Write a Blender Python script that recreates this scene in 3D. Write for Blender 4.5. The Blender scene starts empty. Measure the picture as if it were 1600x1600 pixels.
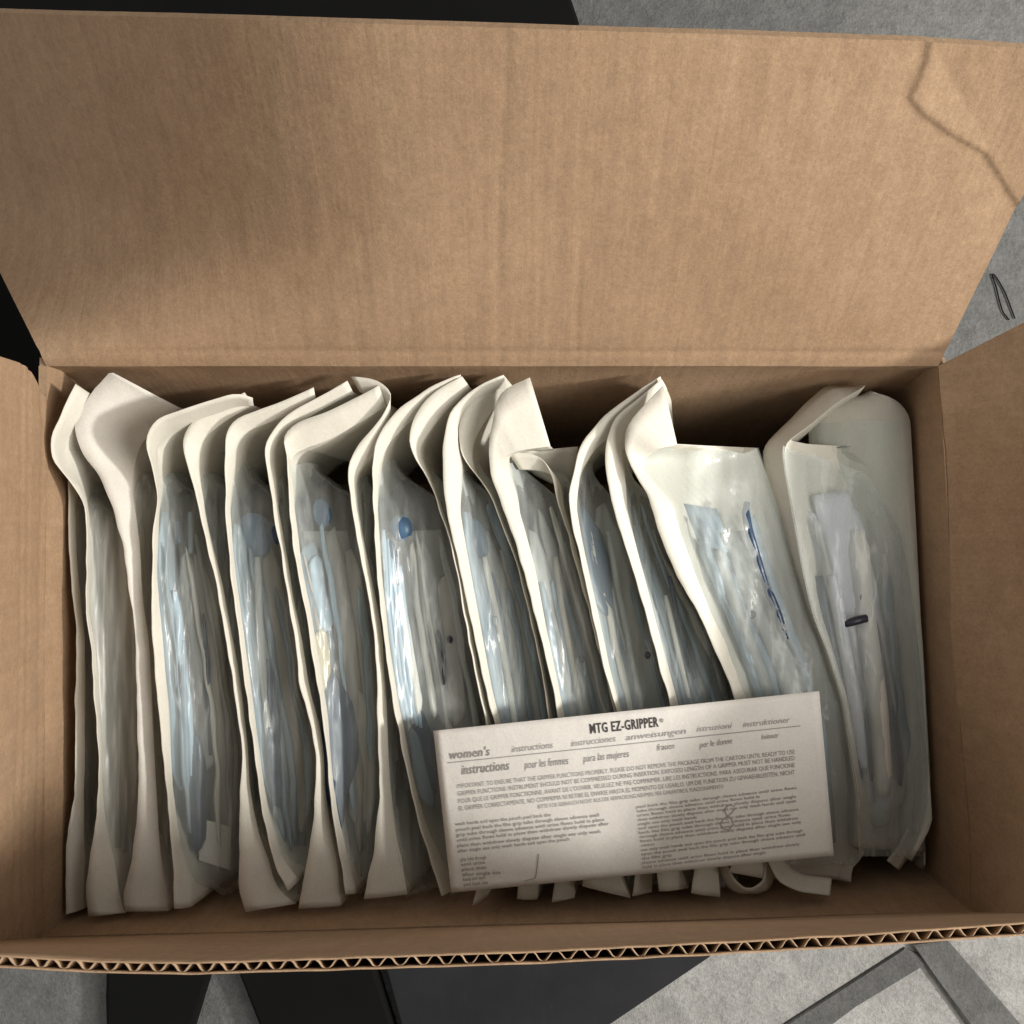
import bpy, math, random
import numpy as np
from mathutils import Vector, noise

random.seed(7)
scene = bpy.context.scene
col = scene.collection

# ------------------------------------------------------------------ camera
CAM_H = 0.55
cam_data = bpy.data.cameras.new("camera")
cam_data.sensor_width = 36.0
cam_data.lens = 36.0
cam_data.clip_start = 0.01
cam_data.clip_end = 50.0
cam = bpy.data.objects.new("camera", cam_data)
cam.location = (0, 0, CAM_H)
cam.rotation_euler = (0, 0, 0)
col.objects.link(cam)
scene.camera = cam

# ------------------------------------------------------------------ light
world = bpy.data.worlds.new("World")
scene.world = world
world.use_nodes = True
bg = world.node_tree.nodes["Background"]
bg.inputs[0].default_value = (1.0, 0.965, 0.91, 1)
bg.inputs[1].default_value = 0.46


def area_lamp(name, loc, target, size, power, colour):
    d = bpy.data.lights.new(name, 'AREA')
    d.shape = 'DISK'
    d.size = size
    d.energy = power
    d.color = colour
    o = bpy.data.objects.new(name, d)
    o.location = loc
    o.rotation_euler = (Vector(target) - Vector(loc)).to_track_quat('-Z', 'Y').to_euler()
    col.objects.link(o)
    return o


area_lamp("ceiling_lamp_key", (1.25, -0.08, 0.72), (0.0, 0.0, 0.0), 0.13, 21.5, (1.0, 0.965, 0.90))
area_lamp("added_soft_fill", (1.00, -0.15, 1.10), (0.0, 0.0, 0.0), 0.80, 15.0, (1.0, 0.955, 0.88))  # broad fill light added for softness, not a known lamp

scene.view_settings.view_transform = 'Standard'
scene.view_settings.look = 'None'
scene.view_settings.exposure = 0.12
scene.view_settings.gamma = 1.0
scene.render.engine = 'CYCLES'
scene.cycles.use_denoising = True
scene.cycles.max_bounces = 5
scene.cycles.diffuse_bounces = 4
scene.cycles.transparent_max_bounces = 9
scene.cycles.caustics_reflective = False
scene.cycles.caustics_refractive = False

# ------------------------------------------------------------------ helpers
F = 1600.0


def at(px, py, z):
    """point of the place seen at photograph pixel px,py and standing at height z"""
    k = (CAM_H - z) / F
    return np.array([(px - 800.0) * k, -(py - 800.0) * k, z])


def to_px(p):
    k = F / (CAM_H - p[2])
    return 800 + p[0] * k, 800 - p[1] * k


def resample(pts, n, smooth=2):
    pts = np.asarray(pts, float)
    seg = np.linalg.norm(np.diff(pts[:, :2], axis=0), axis=1)
    s = np.concatenate([[0], np.cumsum(seg)])
    t = np.linspace(0, s[-1], n)
    out = np.stack([np.interp(t, s, pts[:, i]) for i in range(pts.shape[1])], 1)
    for _ in range(smooth):
        m = out.copy()
        m[1:-1] = 0.25 * out[:-2] + 0.5 * out[1:-1] + 0.25 * out[2:]
        out = m
    return out


def empty(name, loc, label, cat, group=None):
    o = bpy.data.objects.new(name, None)
    o.empty_display_size = 0.02
    o.location = loc
    o["label"] = label
    o["category"] = cat
    if group:
        o["group"] = group
    col.objects.link(o)
    return o


ROOT_LOC = {}


def mesh_obj(name, verts, faces, mat, parent=None, smooth=True, solid=0.0, offset=0.0, root=None, sharp=None):
    r = root or parent
    base = np.array(r.location) if r is not None else np.zeros(3)
    me = bpy.data.meshes.new(name)
    me.from_pydata([tuple(np.asarray(v) - base) for v in verts], [], faces)
    me.update()
    if smooth:
        me.polygons.foreach_set("use_smooth", [True] * len(me.polygons))
    o = bpy.data.objects.new(name, me)
    me.materials.append(mat)
    if parent is not None:
        o.parent = parent
    col.objects.link(o)
    if sharp:
        me.set_sharp_from_angle(angle=sharp)
    if solid:
        m = o.modifiers.new("thickness", 'SOLIDIFY')
        m.thickness = solid
        m.offset = offset
    return o


def grid_faces(nr, nc, base=0):
    f = []
    for i in range(nr - 1):
        for j in range(nc - 1):
            a = base + i * nc + j
            f.append((a, a + 1, a + nc + 1, a + nc))
    return f


# ------------------------------------------------------------------ materials
def new_mat(name):
    m = bpy.data.materials.new(name)
    m.use_nodes = True
    nt = m.node_tree
    return m, nt, nt.nodes, nt.links, nt.nodes["Principled BSDF"]


def tex_noise(nt, scale_vec, scale, detail=4.0, rough=0.6, coord='Object'):
    tc = nt.nodes.new("ShaderNodeTexCoord")
    mp = nt.nodes.new("ShaderNodeMapping")
    mp.inputs['Scale'].default_value = scale_vec
    nt.links.new(tc.outputs[coord], mp.inputs[0])
    n = nt.nodes.new("ShaderNodeTexNoise")
    n.inputs['Scale'].default_value = scale
    n.inputs['Detail'].default_value = detail
    n.inputs['Roughness'].default_value = rough
    nt.links.new(mp.outputs[0], n.inputs['Vector'])
    return n


def ramp(nt, src, c0, c1, p0=0.35, p1=0.65):
    r = nt.nodes.new("ShaderNodeValToRGB")
    r.color_ramp.elements[0].position = p0
    r.color_ramp.elements[1].position = p1
    r.color_ramp.elements[0].color = (*c0, 1)
    r.color_ramp.elements[1].color = (*c1, 1)
    nt.links.new(src, r.inputs[0])
    return r


def mixcol(nt, a, b, fac, mode='MIX'):
    m = nt.nodes.new("ShaderNodeMix")
    m.data_type = 'RGBA'
    m.blend_type = mode
    if isinstance(fac, float):
        m.inputs[0].default_value = fac
    else:
        nt.links.new(fac, m.inputs[0])
    for s, i in ((a, 6), (b, 7)):
        if isinstance(s, tuple):
            m.inputs[i].default_value = (*s, 1)
        else:
            nt.links.new(s, m.inputs[i])
    return m.outputs[2]


def bump(nt, src, strength, dist, bsdf, prev=None):
    b = nt.nodes.new("ShaderNodeBump")
    b.inputs['Strength'].default_value = strength
    b.inputs['Distance'].default_value = dist
    nt.links.new(src, b.inputs['Height'])
    if prev is not None:
        nt.links.new(prev.outputs[0], b.inputs['Normal'])
    if bsdf is not None:
        nt.links.new(b.outputs[0], bsdf.inputs['Normal'])
    return b


def cardboard(name, axis, c0=(0.305, 0.202, 0.125), c1=(0.385, 0.262, 0.168)):
    m, nt, N, L, b = new_mat(name)
    # streaks follow the flutes: fast across them, slow along them
    sv = {'x': (1, 0.10, 0.10), 'y': (0.10, 1, 0.10)}[axis]
    streak = tex_noise(nt, sv, 95.0, 3.0, 0.55)
    sv2 = {'x': (1, 0.035, 0.035), 'y': (0.035, 1, 0.035)}[axis]
    fine_streak = tex_noise(nt, sv2, 300.0, 2.0, 0.5)
    blot = tex_noise(nt, (1, 1, 1), 9.0, 4.0, 0.6)
    fib = tex_noise(nt, (1, 1, 1), 420.0, 2.0, 0.75)
    grain = tex_noise(nt, (1, 1, 1), 1300.0, 1.0, 0.7)
    c = ramp(nt, blot.outputs[0], c0, c1, 0.25, 0.75).outputs[0]
    s = ramp(nt, streak.outputs[0], (0.86, 0.85, 0.84), (1.07, 1.07, 1.06), 0.3, 0.7).outputs[0]
    c = mixcol(nt, c, s, 0.22, 'MULTIPLY')
    mott = tex_noise(nt, (1, 0.6, 0.6), 150.0, 3.0, 0.65)
    mo = ramp(nt, mott.outputs[0], (0.84, 0.83, 0.82), (1.10, 1.10, 1.10), 0.32, 0.68).outputs[0]
    c = mixcol(nt, c, mo, 0.55, 'MULTIPLY')
    s2 = ramp(nt, fine_streak.outputs[0], (0.86, 0.85, 0.84), (1.10, 1.10, 1.09), 0.32, 0.68).outputs[0]
    c = mixcol(nt, c, s2, 0.28, 'MULTIPLY')
    f = ramp(nt, fib.outputs[0], (0.80, 0.79, 0.78), (1.14, 1.14, 1.14), 0.3, 0.7).outputs[0]
    c = mixcol(nt, c, f, 0.55, 'MULTIPLY')
    g = ramp(nt, grain.outputs[0], (0.75, 0.74, 0.72), (1.2, 1.2, 1.2), 0.25, 0.75).outputs[0]
    c = mixcol(nt, c, g, 0.45, 'MULTIPLY')
    L.new(c, b.inputs['Base Color'])
    b.inputs['Roughness'].default_value = 0.82
    b.inputs['Specular IOR Level'].default_value = 0.25
    b1 = bump(nt, fine_streak.outputs[0], 0.22, 0.0008, None)
    bump(nt, fib.outputs[0], 0.25, 0.0006, b, b1)
    return m


MAT = {}
MAT['card_x'] = cardboard('kraft_cardboard_flutes_across_x', 'x')
MAT['card_y'] = cardboard('kraft_cardboard_flutes_across_y', 'y')
MAT['card_edge'] = cardboard('kraft_cut_edge', 'x', (0.28, 0.195, 0.125), (0.40, 0.29, 0.195))


def paper_mat(name, base, trans=0.22):
    m, nt, N, L, b = new_mat(name)
    n = tex_noise(nt, (1, 1, 1), 60.0, 5.0, 0.65)
    fine = tex_noise(nt, (1, 1, 1), 900.0, 3.0, 0.7)
    c = ramp(nt, n.outputs[0], tuple(x * 0.93 for x in base), base, 0.3, 0.7).outputs[0]
    g = ramp(nt, fine.outputs[0], (0.87, 0.87, 0.86), (1.05, 1.05, 1.05), 0.3, 0.7).outputs[0]
    c = mixcol(nt, c, g, 0.6, 'MULTIPLY')
    L.new(c, b.inputs['Base Color'])
    b.inputs['Roughness'].default_value = 0.62
    b.inputs['Specular IOR Level'].default_value = 0.3
    bm = bump(nt, n.outputs[0], 0.25, 0.0025, b)
    t = N.new("ShaderNodeBsdfTranslucent")
    L.new(c, t.inputs[0])
    mx = N.new("ShaderNodeMixShader")
    mx.inputs[0].default_value = trans
    L.new(b.outputs[0], mx.inputs[1])
    L.new(t.outputs[0], mx.inputs[2])
    L.new(mx.outputs[0], N["Material Output"].inputs[0])
    return m


MAT['paper'] = paper_mat('cream_pouch_paper', (0.79, 0.765, 0.685))
MAT['paper_cool'] = paper_mat('white_pouch_paper', (0.79, 0.765, 0.71))
MAT['sheet'] = paper_mat('white_leaflet_paper', (0.74, 0.72, 0.685), 0.05)


def film_mat(name, milk, alpha0, alpha1, rough, streak=0.22):
    m, nt, N, L, b = new_mat(name)
    n = tex_noise(nt, (1, 0.22, 1), 70.0, 4.0, 0.6)
    b.inputs['Base Color'].default_value = (*milk, 1)
    b.inputs['Roughness'].default_value = rough
    b.inputs['IOR'].default_value = 1.5
    b.inputs['Specular IOR Level'].default_value = 0.32
    bump(nt, n.outputs[0], 0.25, 0.0025, b)
    tr = N.new("ShaderNodeBsdfTransparent")
    tr.inputs[0].default_value = (0.95, 0.97, 0.965, 1)
    lw = N.new("ShaderNodeLayerWeight")
    lw.inputs[0].default_value = 0.18
    mr = N.new("ShaderNodeMapRange")
    mr.inputs['From Min'].default_value = 0.3
    mr.inputs['From Max'].default_value = 0.7
    mr.inputs['To Min'].default_value = alpha0
    mr.inputs['To Max'].default_value = alpha1
    L.new(n.outputs[0], mr.inputs[0])
    ad = N.new("ShaderNodeMath")
    ad.operation = 'MULTIPLY_ADD'
    ad.inputs[1].default_value = 0.20
    ad.use_clamp = True
    n3 = tex_noise(nt, (1, 0.035, 0.3), 330.0, 2.0, 0.6)
    m3 = N.new("ShaderNodeMapRange")
    m3.inputs['From Min'].default_value = 0.54
    m3.inputs['From Max'].default_value = 0.72
    m3.inputs['To Min'].default_value = 0.0
    m3.inputs['To Max'].default_value = streak
    L.new(n3.outputs[0], m3.inputs[0])
    a3 = N.new("ShaderNodeMath")
    L.new(mr.outputs[0], a3.inputs[0])
    L.new(m3.outputs[0], a3.inputs[1])
    L.new(lw.outputs[0], ad.inputs[0])
    L.new(a3.outputs[0], ad.inputs[2])
    mx = N.new("ShaderNodeMixShader")
    L.new(ad.outputs[0], mx.inputs[0])
    L.new(tr.outputs[0], mx.inputs[1])
    L.new(b.outputs[0], mx.inputs[2])
    L.new(mx.outputs[0], N["Material Output"].inputs[0])
    return m


MAT['film'] = film_mat('clear_pouch_film', (0.66, 0.71, 0.70), 0.12, 0.32, 0.20, 0.06)
MAT['film_wide'] = film_mat('crumpled_pouch_film', (0.58, 0.63, 0.62), 0.20, 0.42, 0.20, 0.05)
MAT['film_matte'] = film_mat('milky_pouch_film', (0.60, 0.60, 0.55), 0.42, 0.72, 0.3)


def plain(name, c, rough=0.5, var=0.12, scale=80.0, spec=0.4, stretch=(1, 0.2, 1), trans=0.0):
    m, nt, N, L, b = new_mat(name)
    n = tex_noise(nt, stretch, scale, 4.0, 0.6)
    lo = tuple(x * (1 - var) for x in c)
    hi = tuple(min(1, x * (1 + var)) for x in c)
    L.new(ramp(nt, n.outputs[0], lo, hi, 0.3, 0.7).outputs[0], b.inputs['Base Color'])
    b.inputs['Roughness'].default_value = rough
    b.inputs['Specular IOR Level'].default_value = spec
    bump(nt, n.outputs[0], 0.3, 0.002, b)
    if trans:
        b.inputs['Transmission Weight'].default_value = trans
    return m


MAT['blue'] = plain('blue_plastic', (0.055, 0.115, 0.20), 0.35)
MAT['blue_pale'] = plain('pale_blue_nonwoven', (0.33, 0.45, 0.56), 0.6)
MAT['blue_dark'] = plain('dark_blue_vinyl', (0.025, 0.05, 0.10), 0.3)
MAT['slate'] = plain('slate_blue_grey_vinyl', (0.19, 0.26, 0.325), 0.45)
MAT['grey'] = plain('grey_vinyl', (0.36, 0.38, 0.375), 0.45)
MAT['taupe'] = plain('taupe_wrapping', (0.42, 0.395, 0.36), 0.55)
MAT['offwhite'] = plain('offwhite_wrapping', (0.70, 0.69, 0.65), 0.6)
MAT['lilac'] = plain('lilac_grey_plastic', (0.56, 0.58, 0.66), 0.3)
MAT['tan'] = plain('tan_wipe_packet', (0.42, 0.36, 0.23), 0.5)
MAT['black'] = plain('black_print', (0.025, 0.025, 0.04), 0.4)
MAT['green'] = plain('dark_green_grey_cap', (0.10, 0.12, 0.10), 0.4)
MAT['ink'] = plain('grey_black_ink', (0.045, 0.043, 0.045), 0.7, 0.05)
MAT['ink_pale'] = plain('faded_ink', (0.34, 0.33, 0.33), 0.7, 0.2)
MAT['ink_mid'] = plain('grey_caption_ink', (0.26, 0.25, 0.25), 0.7, 0.2)
MAT['ink_body'] = plain('body_text_ink', (0.29, 0.28, 0.275), 0.7, 0.2)

# ------------------------------------------------------------------ box plan
RIM = {'BL': (-0.2500, 0.0785), 'BR': (0.2290, 0.0785), 'FR': (0.2470, -0.2150), 'FL': (-0.2520, -0.2285)}
ZB = -0.262          # box bottom
ZF = -0.285          # floor


def clamp_in(p):
    """keep a point of the contents inside the box walls"""
    x, y, z = p
    f = (x + 0.252) / 0.499
    ymin = -0.2285 + f * 0.0135 + 0.0045
    y = min(max(y, ymin), 0.0755 + 0.25 * min(0.0, z + 0.02))
    g = (0.0785 - y) / 0.30
    x = min(max(x, -0.2465 - 0.002 * g), 0.2255 + 0.0165 * g)
    return np.array([x, y, z])


# ------------------------------------------------------------------ floor and what lies on it
def floor_mat(name='rough_grey_concrete', lo=(0.10, 0.101, 0.10), hi=(0.165, 0.165, 0.162)):
    m, nt, N, L, b = new_mat(name)
    big = tex_noise(nt, (1, 1, 1), 5.0, 5.0, 0.6)
    mid = tex_noise(nt, (1, 1, 1), 60.0, 6.0, 0.7)
    fine = tex_noise(nt, (1, 1, 1), 320.0, 4.0, 0.75)
    c = ramp(nt, big.outputs[0], lo, hi, 0.3, 0.7).outputs[0]
    p = ramp(nt, mid.outputs[0], (0.62, 0.62, 0.62), (1.15, 1.15, 1.15), 0.32, 0.62).outputs[0]
    c = mixcol(nt, c, p, 0.6, 'MULTIPLY')
    s = ramp(nt, fine.outputs[0], (0.6, 0.6, 0.6), (1.15, 1.15, 1.15), 0.3, 0.6).outputs[0]
    c = mixcol(nt, c, s, 0.6, 'MULTIPLY')
    L.new(c, b.inputs['Base Color'])
    b.inputs['Roughness'].default_value = 0.85
    b1 = bump(nt, mid.outputs[0], 0.6, 0.006, None)
    bump(nt, fine.outputs[0], 0.5, 0.002, b, b1)
    return m


def paving_mat():
    return floor_mat('pale_rough_concrete', (0.21, 0.208, 0.20), (0.34, 0.336, 0.325))


def dark_mat(name, c, rough=0.45):
    m, nt, N, L, b = new_mat(name)
    n = tex_noise(nt, (1, 1, 1), 14.0, 6.0, 0.65)
    f = tex_noise(nt, (1, 0.15, 1), 260.0, 4.0, 0.7)
    a = ramp(nt, n.outputs[0], tuple(x * 0.8 for x in c), tuple(x * 1.25 for x in c), 0.3, 0.7).outputs[0]
    sc = ramp(nt, f.outputs[0], (1, 1, 1), (2.4, 2.4, 2.4), 0.66, 0.80).outputs[0]
    L.new(mixcol(nt, a, sc, 0.5, 'MULTIPLY'), b.inputs['Base Color'])
    b.inputs['Roughness'].default_value = rough
    b.inputs['Specular IOR Level'].default_value = 0.15
    bump(nt, f.outputs[0], 0.15, 0.001, b)
    return m


fl_v, n_ = [], 40
for i in range(n_ + 1):
    for j in range(n_ + 1):
        fl_v.append((-2 + 4 * j / n_, -2 + 4 * i / n_, ZF))
floor = mesh_obj('floor', fl_v, grid_faces(n_ + 1, n_ + 1), floor_mat(), smooth=False)
floor['kind'] = 'structure'


def slab(name, pxs, ztop, thick, mat, label, cat, bev=0.003):
    top = [at(x, y, ztop) for x, y in pxs]
    c = sum(top) / len(top)
    base = np.array([c[0], c[1], ztop - thick])
    ins = [p + (c - p) / np.linalg.norm(c - p) * bev for p in top]
    n = len(top)
    v = [t for t in ins] + [t - np.array([0, 0, bev * 0.7]) for t in top] + [t - np.array([0, 0, thick]) for t in top]
    f = [tuple(range(n))]
    for r in range(2):
        for i in range(n):
            j = (i + 1) % n
            f.append((r * n + i, (r + 1) * n + i, (r + 1) * n + j, r * n + j))
    f.append(tuple(range(3 * n - 1, 2 * n - 1, -1)))
    me = bpy.data.meshes.new(name)
    me.from_pydata([tuple(p - base) for p in v], [], f)
    me.update()
    me.materials.append(mat)
    o = bpy.data.objects.new(name, me)
    o.location = base
    o['label'] = label
    o['category'] = cat
    col.objects.link(o)
    return o


M_black = dark_mat('black_rubber', (0.003, 0.003, 0.0032), 0.9)
M_dark = dark_mat('charcoal_board', (0.016, 0.016, 0.018), 0.6)
M_band = floor_mat('dark_rough_band', (0.065, 0.065, 0.064), (0.115, 0.115, 0.112))  # darker tone for the two flat bands across the paving
slab('rubber_mat', [(-420, -160), (840, -160), (905, 34), (905, 200), (420, 330), (200, 1000), (-420, 1000)], ZB - 0.004, 0.018, M_black,
     'large black rubber mat behind and left of the cardboard box', 'mat')
slab('rubber_wedge', [(168, 1420), (332, 1420), (328, 1515), (296, 1620), (292, 1700), (168, 1700), (164, 1560)], ZB - 0.004, 0.018, M_black,
     'narrow black rubber piece on the floor at lower left in front of the box', 'rubber piece')
slab('rubber_plate', [(366, 1420), (560, 1420), (590, 1530), (618, 1620), (640, 1700), (440, 1700), (408, 1612), (372, 1520)], ZB - 0.004, 0.016, M_black,
     'black plate on the floor left of the scuffed charcoal board', 'plate')
slab('charcoal_board', [(575, 1420), (1180, 1420), (1108, 1498), (948, 1606), (860, 1700), (650, 1700), (628, 1620), (604, 1530)], ZB - 0.006, 0.014, M_dark,
     'scuffed charcoal grey board on the floor in front of the box', 'board')
pv = slab('concrete_paving', [(870, 1400), (1760, 1330), (1760, 1760), (800, 1760)], ZF + 0.003, 0.0029, paving_mat(), '', '')
del pv['label']
del pv['category']
pv['kind'] = 'structure'
slab('floor_band', [(1415, 1482), (1455, 1502), (1340, 1572), (1250, 1640), (1180, 1690), (1130, 1680), (1230, 1600)], ZF + 0.0065, 0.0034, M_band,
     'flat dark grey band across the concrete running down to the lower left', 'strip', 0.002)
slab('floor_band', [(1428, 1478), (1482, 1470), (1560, 1560), (1600, 1606), (1650, 1680), (1590, 1690), (1520, 1610), (1462, 1528)], ZF + 0.0095, 0.0029, M_band,
     'flat dark grey band across the concrete running down to the lower right corner', 'strip', 0.002)


def tube(pts, r, seg=8):
    """tube through world points, radius may vary"""
    pts = [np.asarray(p, float) for p in pts]
    n = len(pts)
    rs = r if hasattr(r, '__len__') else [r] * n
    v, f = [], []
    up = np.array([0.0, 0.0, 1.0])
    for i in range(n):
        d = pts[min(i + 1, n - 1)] - pts[max(i - 1, 0)]
        d = d / (np.linalg.norm(d) + 1e-9)
        a = np.cross(d, up)
        if np.linalg.norm(a) < 1e-3:
            a = np.array([1.0, 0, 0])
        a /= np.linalg.norm(a)
        b = np.cross(a, d)
        for k in range(seg):
            t = 2 * math.pi * k / seg
            v.append(pts[i] + rs[i] * (math.cos(t) * a + math.sin(t) * b))
    for i in range(n - 1):
        for k in range(seg):
            l = (k + 1) % seg
            f.append((i * seg + k, i * seg + l, (i + 1) * seg + l, (i + 1) * seg + k))
    f.append(tuple(range(seg - 1, -1, -1)))
    f.append(tuple(range((n - 1) * seg, n * seg)))
    return v, f


wp = resample([(1586, 498), (1580, 482), (1571, 458), (1560, 438), (1551, 426), (1549, 428), (1556, 446), (1561, 468), (1567, 488), (1577, 500)], 40, 1)
v, f = tube([at(x, y, ZF + 0.0015) for x, y in wp], 0.0006, 6)
w = mesh_obj('wire_loop', v, f, M_black)
w['label'] = 'thin black bent wire loop lying on the grey concrete floor at right'
w['category'] = 'wire'

# ------------------------------------------------------------------ the cardboard box
box = empty('cardboard_box', (0, -0.07, ZB), 'open brown corrugated cardboard box with its four flaps standing up', 'box')
TH = 0.0045


def panel(name, c00, c10, c11, c01, nu, nv, mat, disp=None, outward=None, thick=TH, round_corner=None, bow=None):
    """panel from its inner face corners (bottom-left, bottom-right, top-right, top-left); thickness grows outward"""
    c00, c10, c11, c01 = (np.asarray(c, float) for c in (c00, c10, c11, c01))
    nrm = np.cross(c10 - c00, c01 - c00)
    nrm /= np.linalg.norm(nrm)
    if np.dot(nrm, outward) > 0:
        nrm = -nrm           # nrm points to the inside
    v = []
    for j in range(nv + 1):
        for i in range(nu + 1):
            s, t = i / nu, j / nv
            if round_corner:
                s2, t2 = round_corner(s, t)
            else:
                s2, t2 = s, t
            p = (c00 * (1 - s2) + c10 * s2) * (1 - t2) + (c01 * (1 - s2) + c11 * s2) * t2
            d = disp(s, t, p) if disp else 0.0
            q = p + nrm * d
            if bow:
                q = bow(s, t, q)
            v.append(q)
    inner = list(v)
    f = grid_faces(nv + 1, nu + 1)
    o_n = len(v)
    v = v + [p - nrm * thick for p in inner]
    f2 = [tuple(o_n + k for k in q[::-1]) for q in f]
    fs = f + f2
    W = nu + 1
    ring = [i for i in range(W)] + [j * W + nu for j in range(1, nv + 1)] + [nv * W + i for i in range(nu - 1, -1, -1)] + [j * W for j in range(nv - 1, 0, -1)]
    for k in range(len(ring)):
        a, b_ = ring[k], ring[(k + 1) % len(ring)]
        fs.append((a, o_n + a, o_n + b_, b_))
    o = mesh_obj(name, v, fs, mat, box)
    me = o.data
    import bmesh
    bm = bmesh.new()
    bm.from_mesh(me)
    bmesh.ops.recalc_face_normals(bm, faces=bm.faces)
    for e in bm.edges:
        if len(e.link_faces) == 2 and e.calc_face_angle(0) > 0.9:
            e.smooth = False
    bm.to_mesh(me)
    bm.free()
    return o


def seg_signed(px, py, line):
    best, sg = 1e9, 1.0
    for (x0, y0), (x1, y1) in zip(line[:-1], line[1:]):
        dx, dy = x1 - x0, y1 - y0
        t = max(0, min(1, ((px - x0) * dx + (py - y0) * dy) / (dx * dx + dy * dy)))
        d = math.hypot(px - x0 - t * dx, py - y0 - t * dy)
        if d < best:
            best = d
            sg = 1.0 if dx * (py - y0) - dy * (px - x0) < 0 else -1.0
    return best * sg


def seg_dist(px, py, line):
    best = 1e9
    for (x0, y0), (x1, y1) in zip(line[:-1], line[1:]):
        dx, dy = x1 - x0, y1 - y0
        t = max(0, min(1, ((px - x0) * dx + (py - y0) * dy) / (dx * dx + dy * dy)))
        best = min(best, math.hypot(px - x0 - t * dx, py - y0 - t * dy))
    return best


CREASE = [(1453, 40), (1446, 95), (1421, 152), (1440, 176), (1476, 203), (1508, 222), (1540, 240), (1572, 292), (1590, 320)]
VCREASE = [(792, 60), (784, 250), (776, 420), (778, 570)]
VCREASE2 = [(908, 380), (902, 470), (900, 570)]


def back_disp(s, t, p):
    px, py = to_px(p)
    d = 0.0
    # folded-back corner beyond the crease
    L0, L1 = (1440, 40), (1585, 300)
    nx, ny = (L1[1] - L0[1]), -(L1[0] - L0[0])
    ln = math.hypot(nx, ny)
    sd = ((px - L0[0]) * nx + (py - L0[1]) * ny) / ln
    c = seg_signed(px, py, CREASE) if px > 1330 else -200.0
    if sd > 0:
        d += 0.00003 * sd
    d += 0.0013 / (1 + math.exp(max(-40.0, min(40.0, -c / 2.0)))) * math.exp(-max(0.0, c) / 70.0)
    c2 = seg_dist(px, py, VCREASE) if 700 < px < 860 else 99.0
    d -= 0.00022 * math.exp(-(c2 / 7.0) ** 2)
    c3 = seg_dist(px, py, VCREASE2) if 850 < px < 960 else 99.0
    d -= 0.0002 * math.exp(-(c3 / 6.0) ** 2)
    d += 0.0008 * noise.noise(Vector((px * 0.004, py * 0.004, 3.1)))
    d += 0.00016 * noise.noise(Vector((px * 0.035, py * 0.006, 1.3)))
    # score line just above the fold
    d -= 0.0006 * math.exp(-((t - 0.055) / 0.014) ** 2)
    return d


def back_bow(s, t, q):
    # left part of the flap, shaped to roll away from the lamp and fall dark
    k = max(0.0, 0.44 - s)
    g = min(1.0, t / 0.62)
    dz = 0.85 * k * k * g * g * (3 - 2 * g)
    px, py = to_px(q)
    return at(px, py, q[2] - dz)



def soft_disp(seed, amp0=0.0012, score=True, lines=()):
    def fn(s, t, p):
        amp = amp0 * min(1.0, 12 * s, 12 * (1 - s))
        d = amp * noise.noise(Vector((s * 3.0, t * 2.0, seed))) + 0.25 * amp * noise.noise(Vector((s * 22.0, t * 2.5, seed + 5)))
        if score:
            d -= 0.0009 * math.exp(-((t - 0.06) / 0.02) ** 2)
        for a in lines:
            d -= 0.0008 * math.exp(-((t - a) / 0.012) ** 2)
        return d
    return fn


def P(k, z, out=0.0):
    return (RIM[k][0] + (out if k[1] == 'R' else -out), RIM[k][1], z)


# walls (the back one is pushed in towards its foot)
_bw = soft_disp(1, 0.001, False)


def back_wall_disp(s, t, p):
    return _bw(s, t, p) + 0.24 * max(0.0, -0.02 - p[2])


panel('wall', P('BL', ZB + 0.001, .0040), P('BR', ZB + 0.001, .0040), P('BR', -0.0006, .0040), P('BL', -0.0006, .0040), 40, 16, MAT['card_x'], back_wall_disp, (0, 1, 0))
panel('wall', P('FL', ZB + 0.001, .0040), P('FR', ZB + 0.001, .0040), P('FR', -0.0006, .0040), P('FL', -0.0006, .0040), 40, 16, MAT['card_x'], soft_disp(2, 0.001, False), (0, -1, 0))
panel('wall', P('FL', ZB + 0.0012), P('BL', ZB + 0.0012), P('BL', -0.0006), P('FL', -0.0006), 30, 16, MAT['card_y'], soft_disp(3, 0.001, False), (-1, 0, 0))
panel('wall', P('FR', ZB + 0.0012), P('BR', ZB + 0.0012), P('BR', -0.0006), P('FR', -0.0006), 30, 16, MAT['card_y'], soft_disp(4, 0.001, False), (1, 0, 0))
panel('bottom', P('FL', ZB + 0.0055), P('FR', ZB + 0.0055), P('BR', ZB + 0.0055), P('BL', ZB + 0.0055), 10, 10, MAT['card_x'], None, (0, 0, -1))

# back flap
bl = at(-205, 13, 0.143)
br = at(1712, 72, 0.143)
bf = panel('flap', P('BL', 0.0), P('BR', 0.0), br, bl, 430, 180, MAT['card_x'], back_disp, (0, 1, -0.5), bow=back_bow)
bf['label'] = 'wide back flap with creased upper right corner'


def lf_round(s, t):
    # left flap: s runs front to back, its back end is rounded near the fold
    k = max(0.0, (s - 0.86) / 0.14)
    cut = 0.050 * math.exp(-((t - 0.0) / 0.16) ** 2) + 0.010
    return s - k * cut * 0.9, t


panel('flap', P('FL', 0.0), P('BL', 0.0), (-0.216, 0.068, 0.160), (-0.222, -0.174, 0.160), 70, 50, MAT['card_y'],
      soft_disp(7, 0.0022, True, (0.22, 0.30)), (-1, 0, 0), round_corner=lf_round)
def rf_len(s, t):
    # unseen free edge, shaped lower towards the back to let the key light in
    return s, t * float(np.interp(s, [0, 0.20, 0.34, 0.5, 1], [1, 1, 0.9, 0.72, 0.62]))


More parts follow.
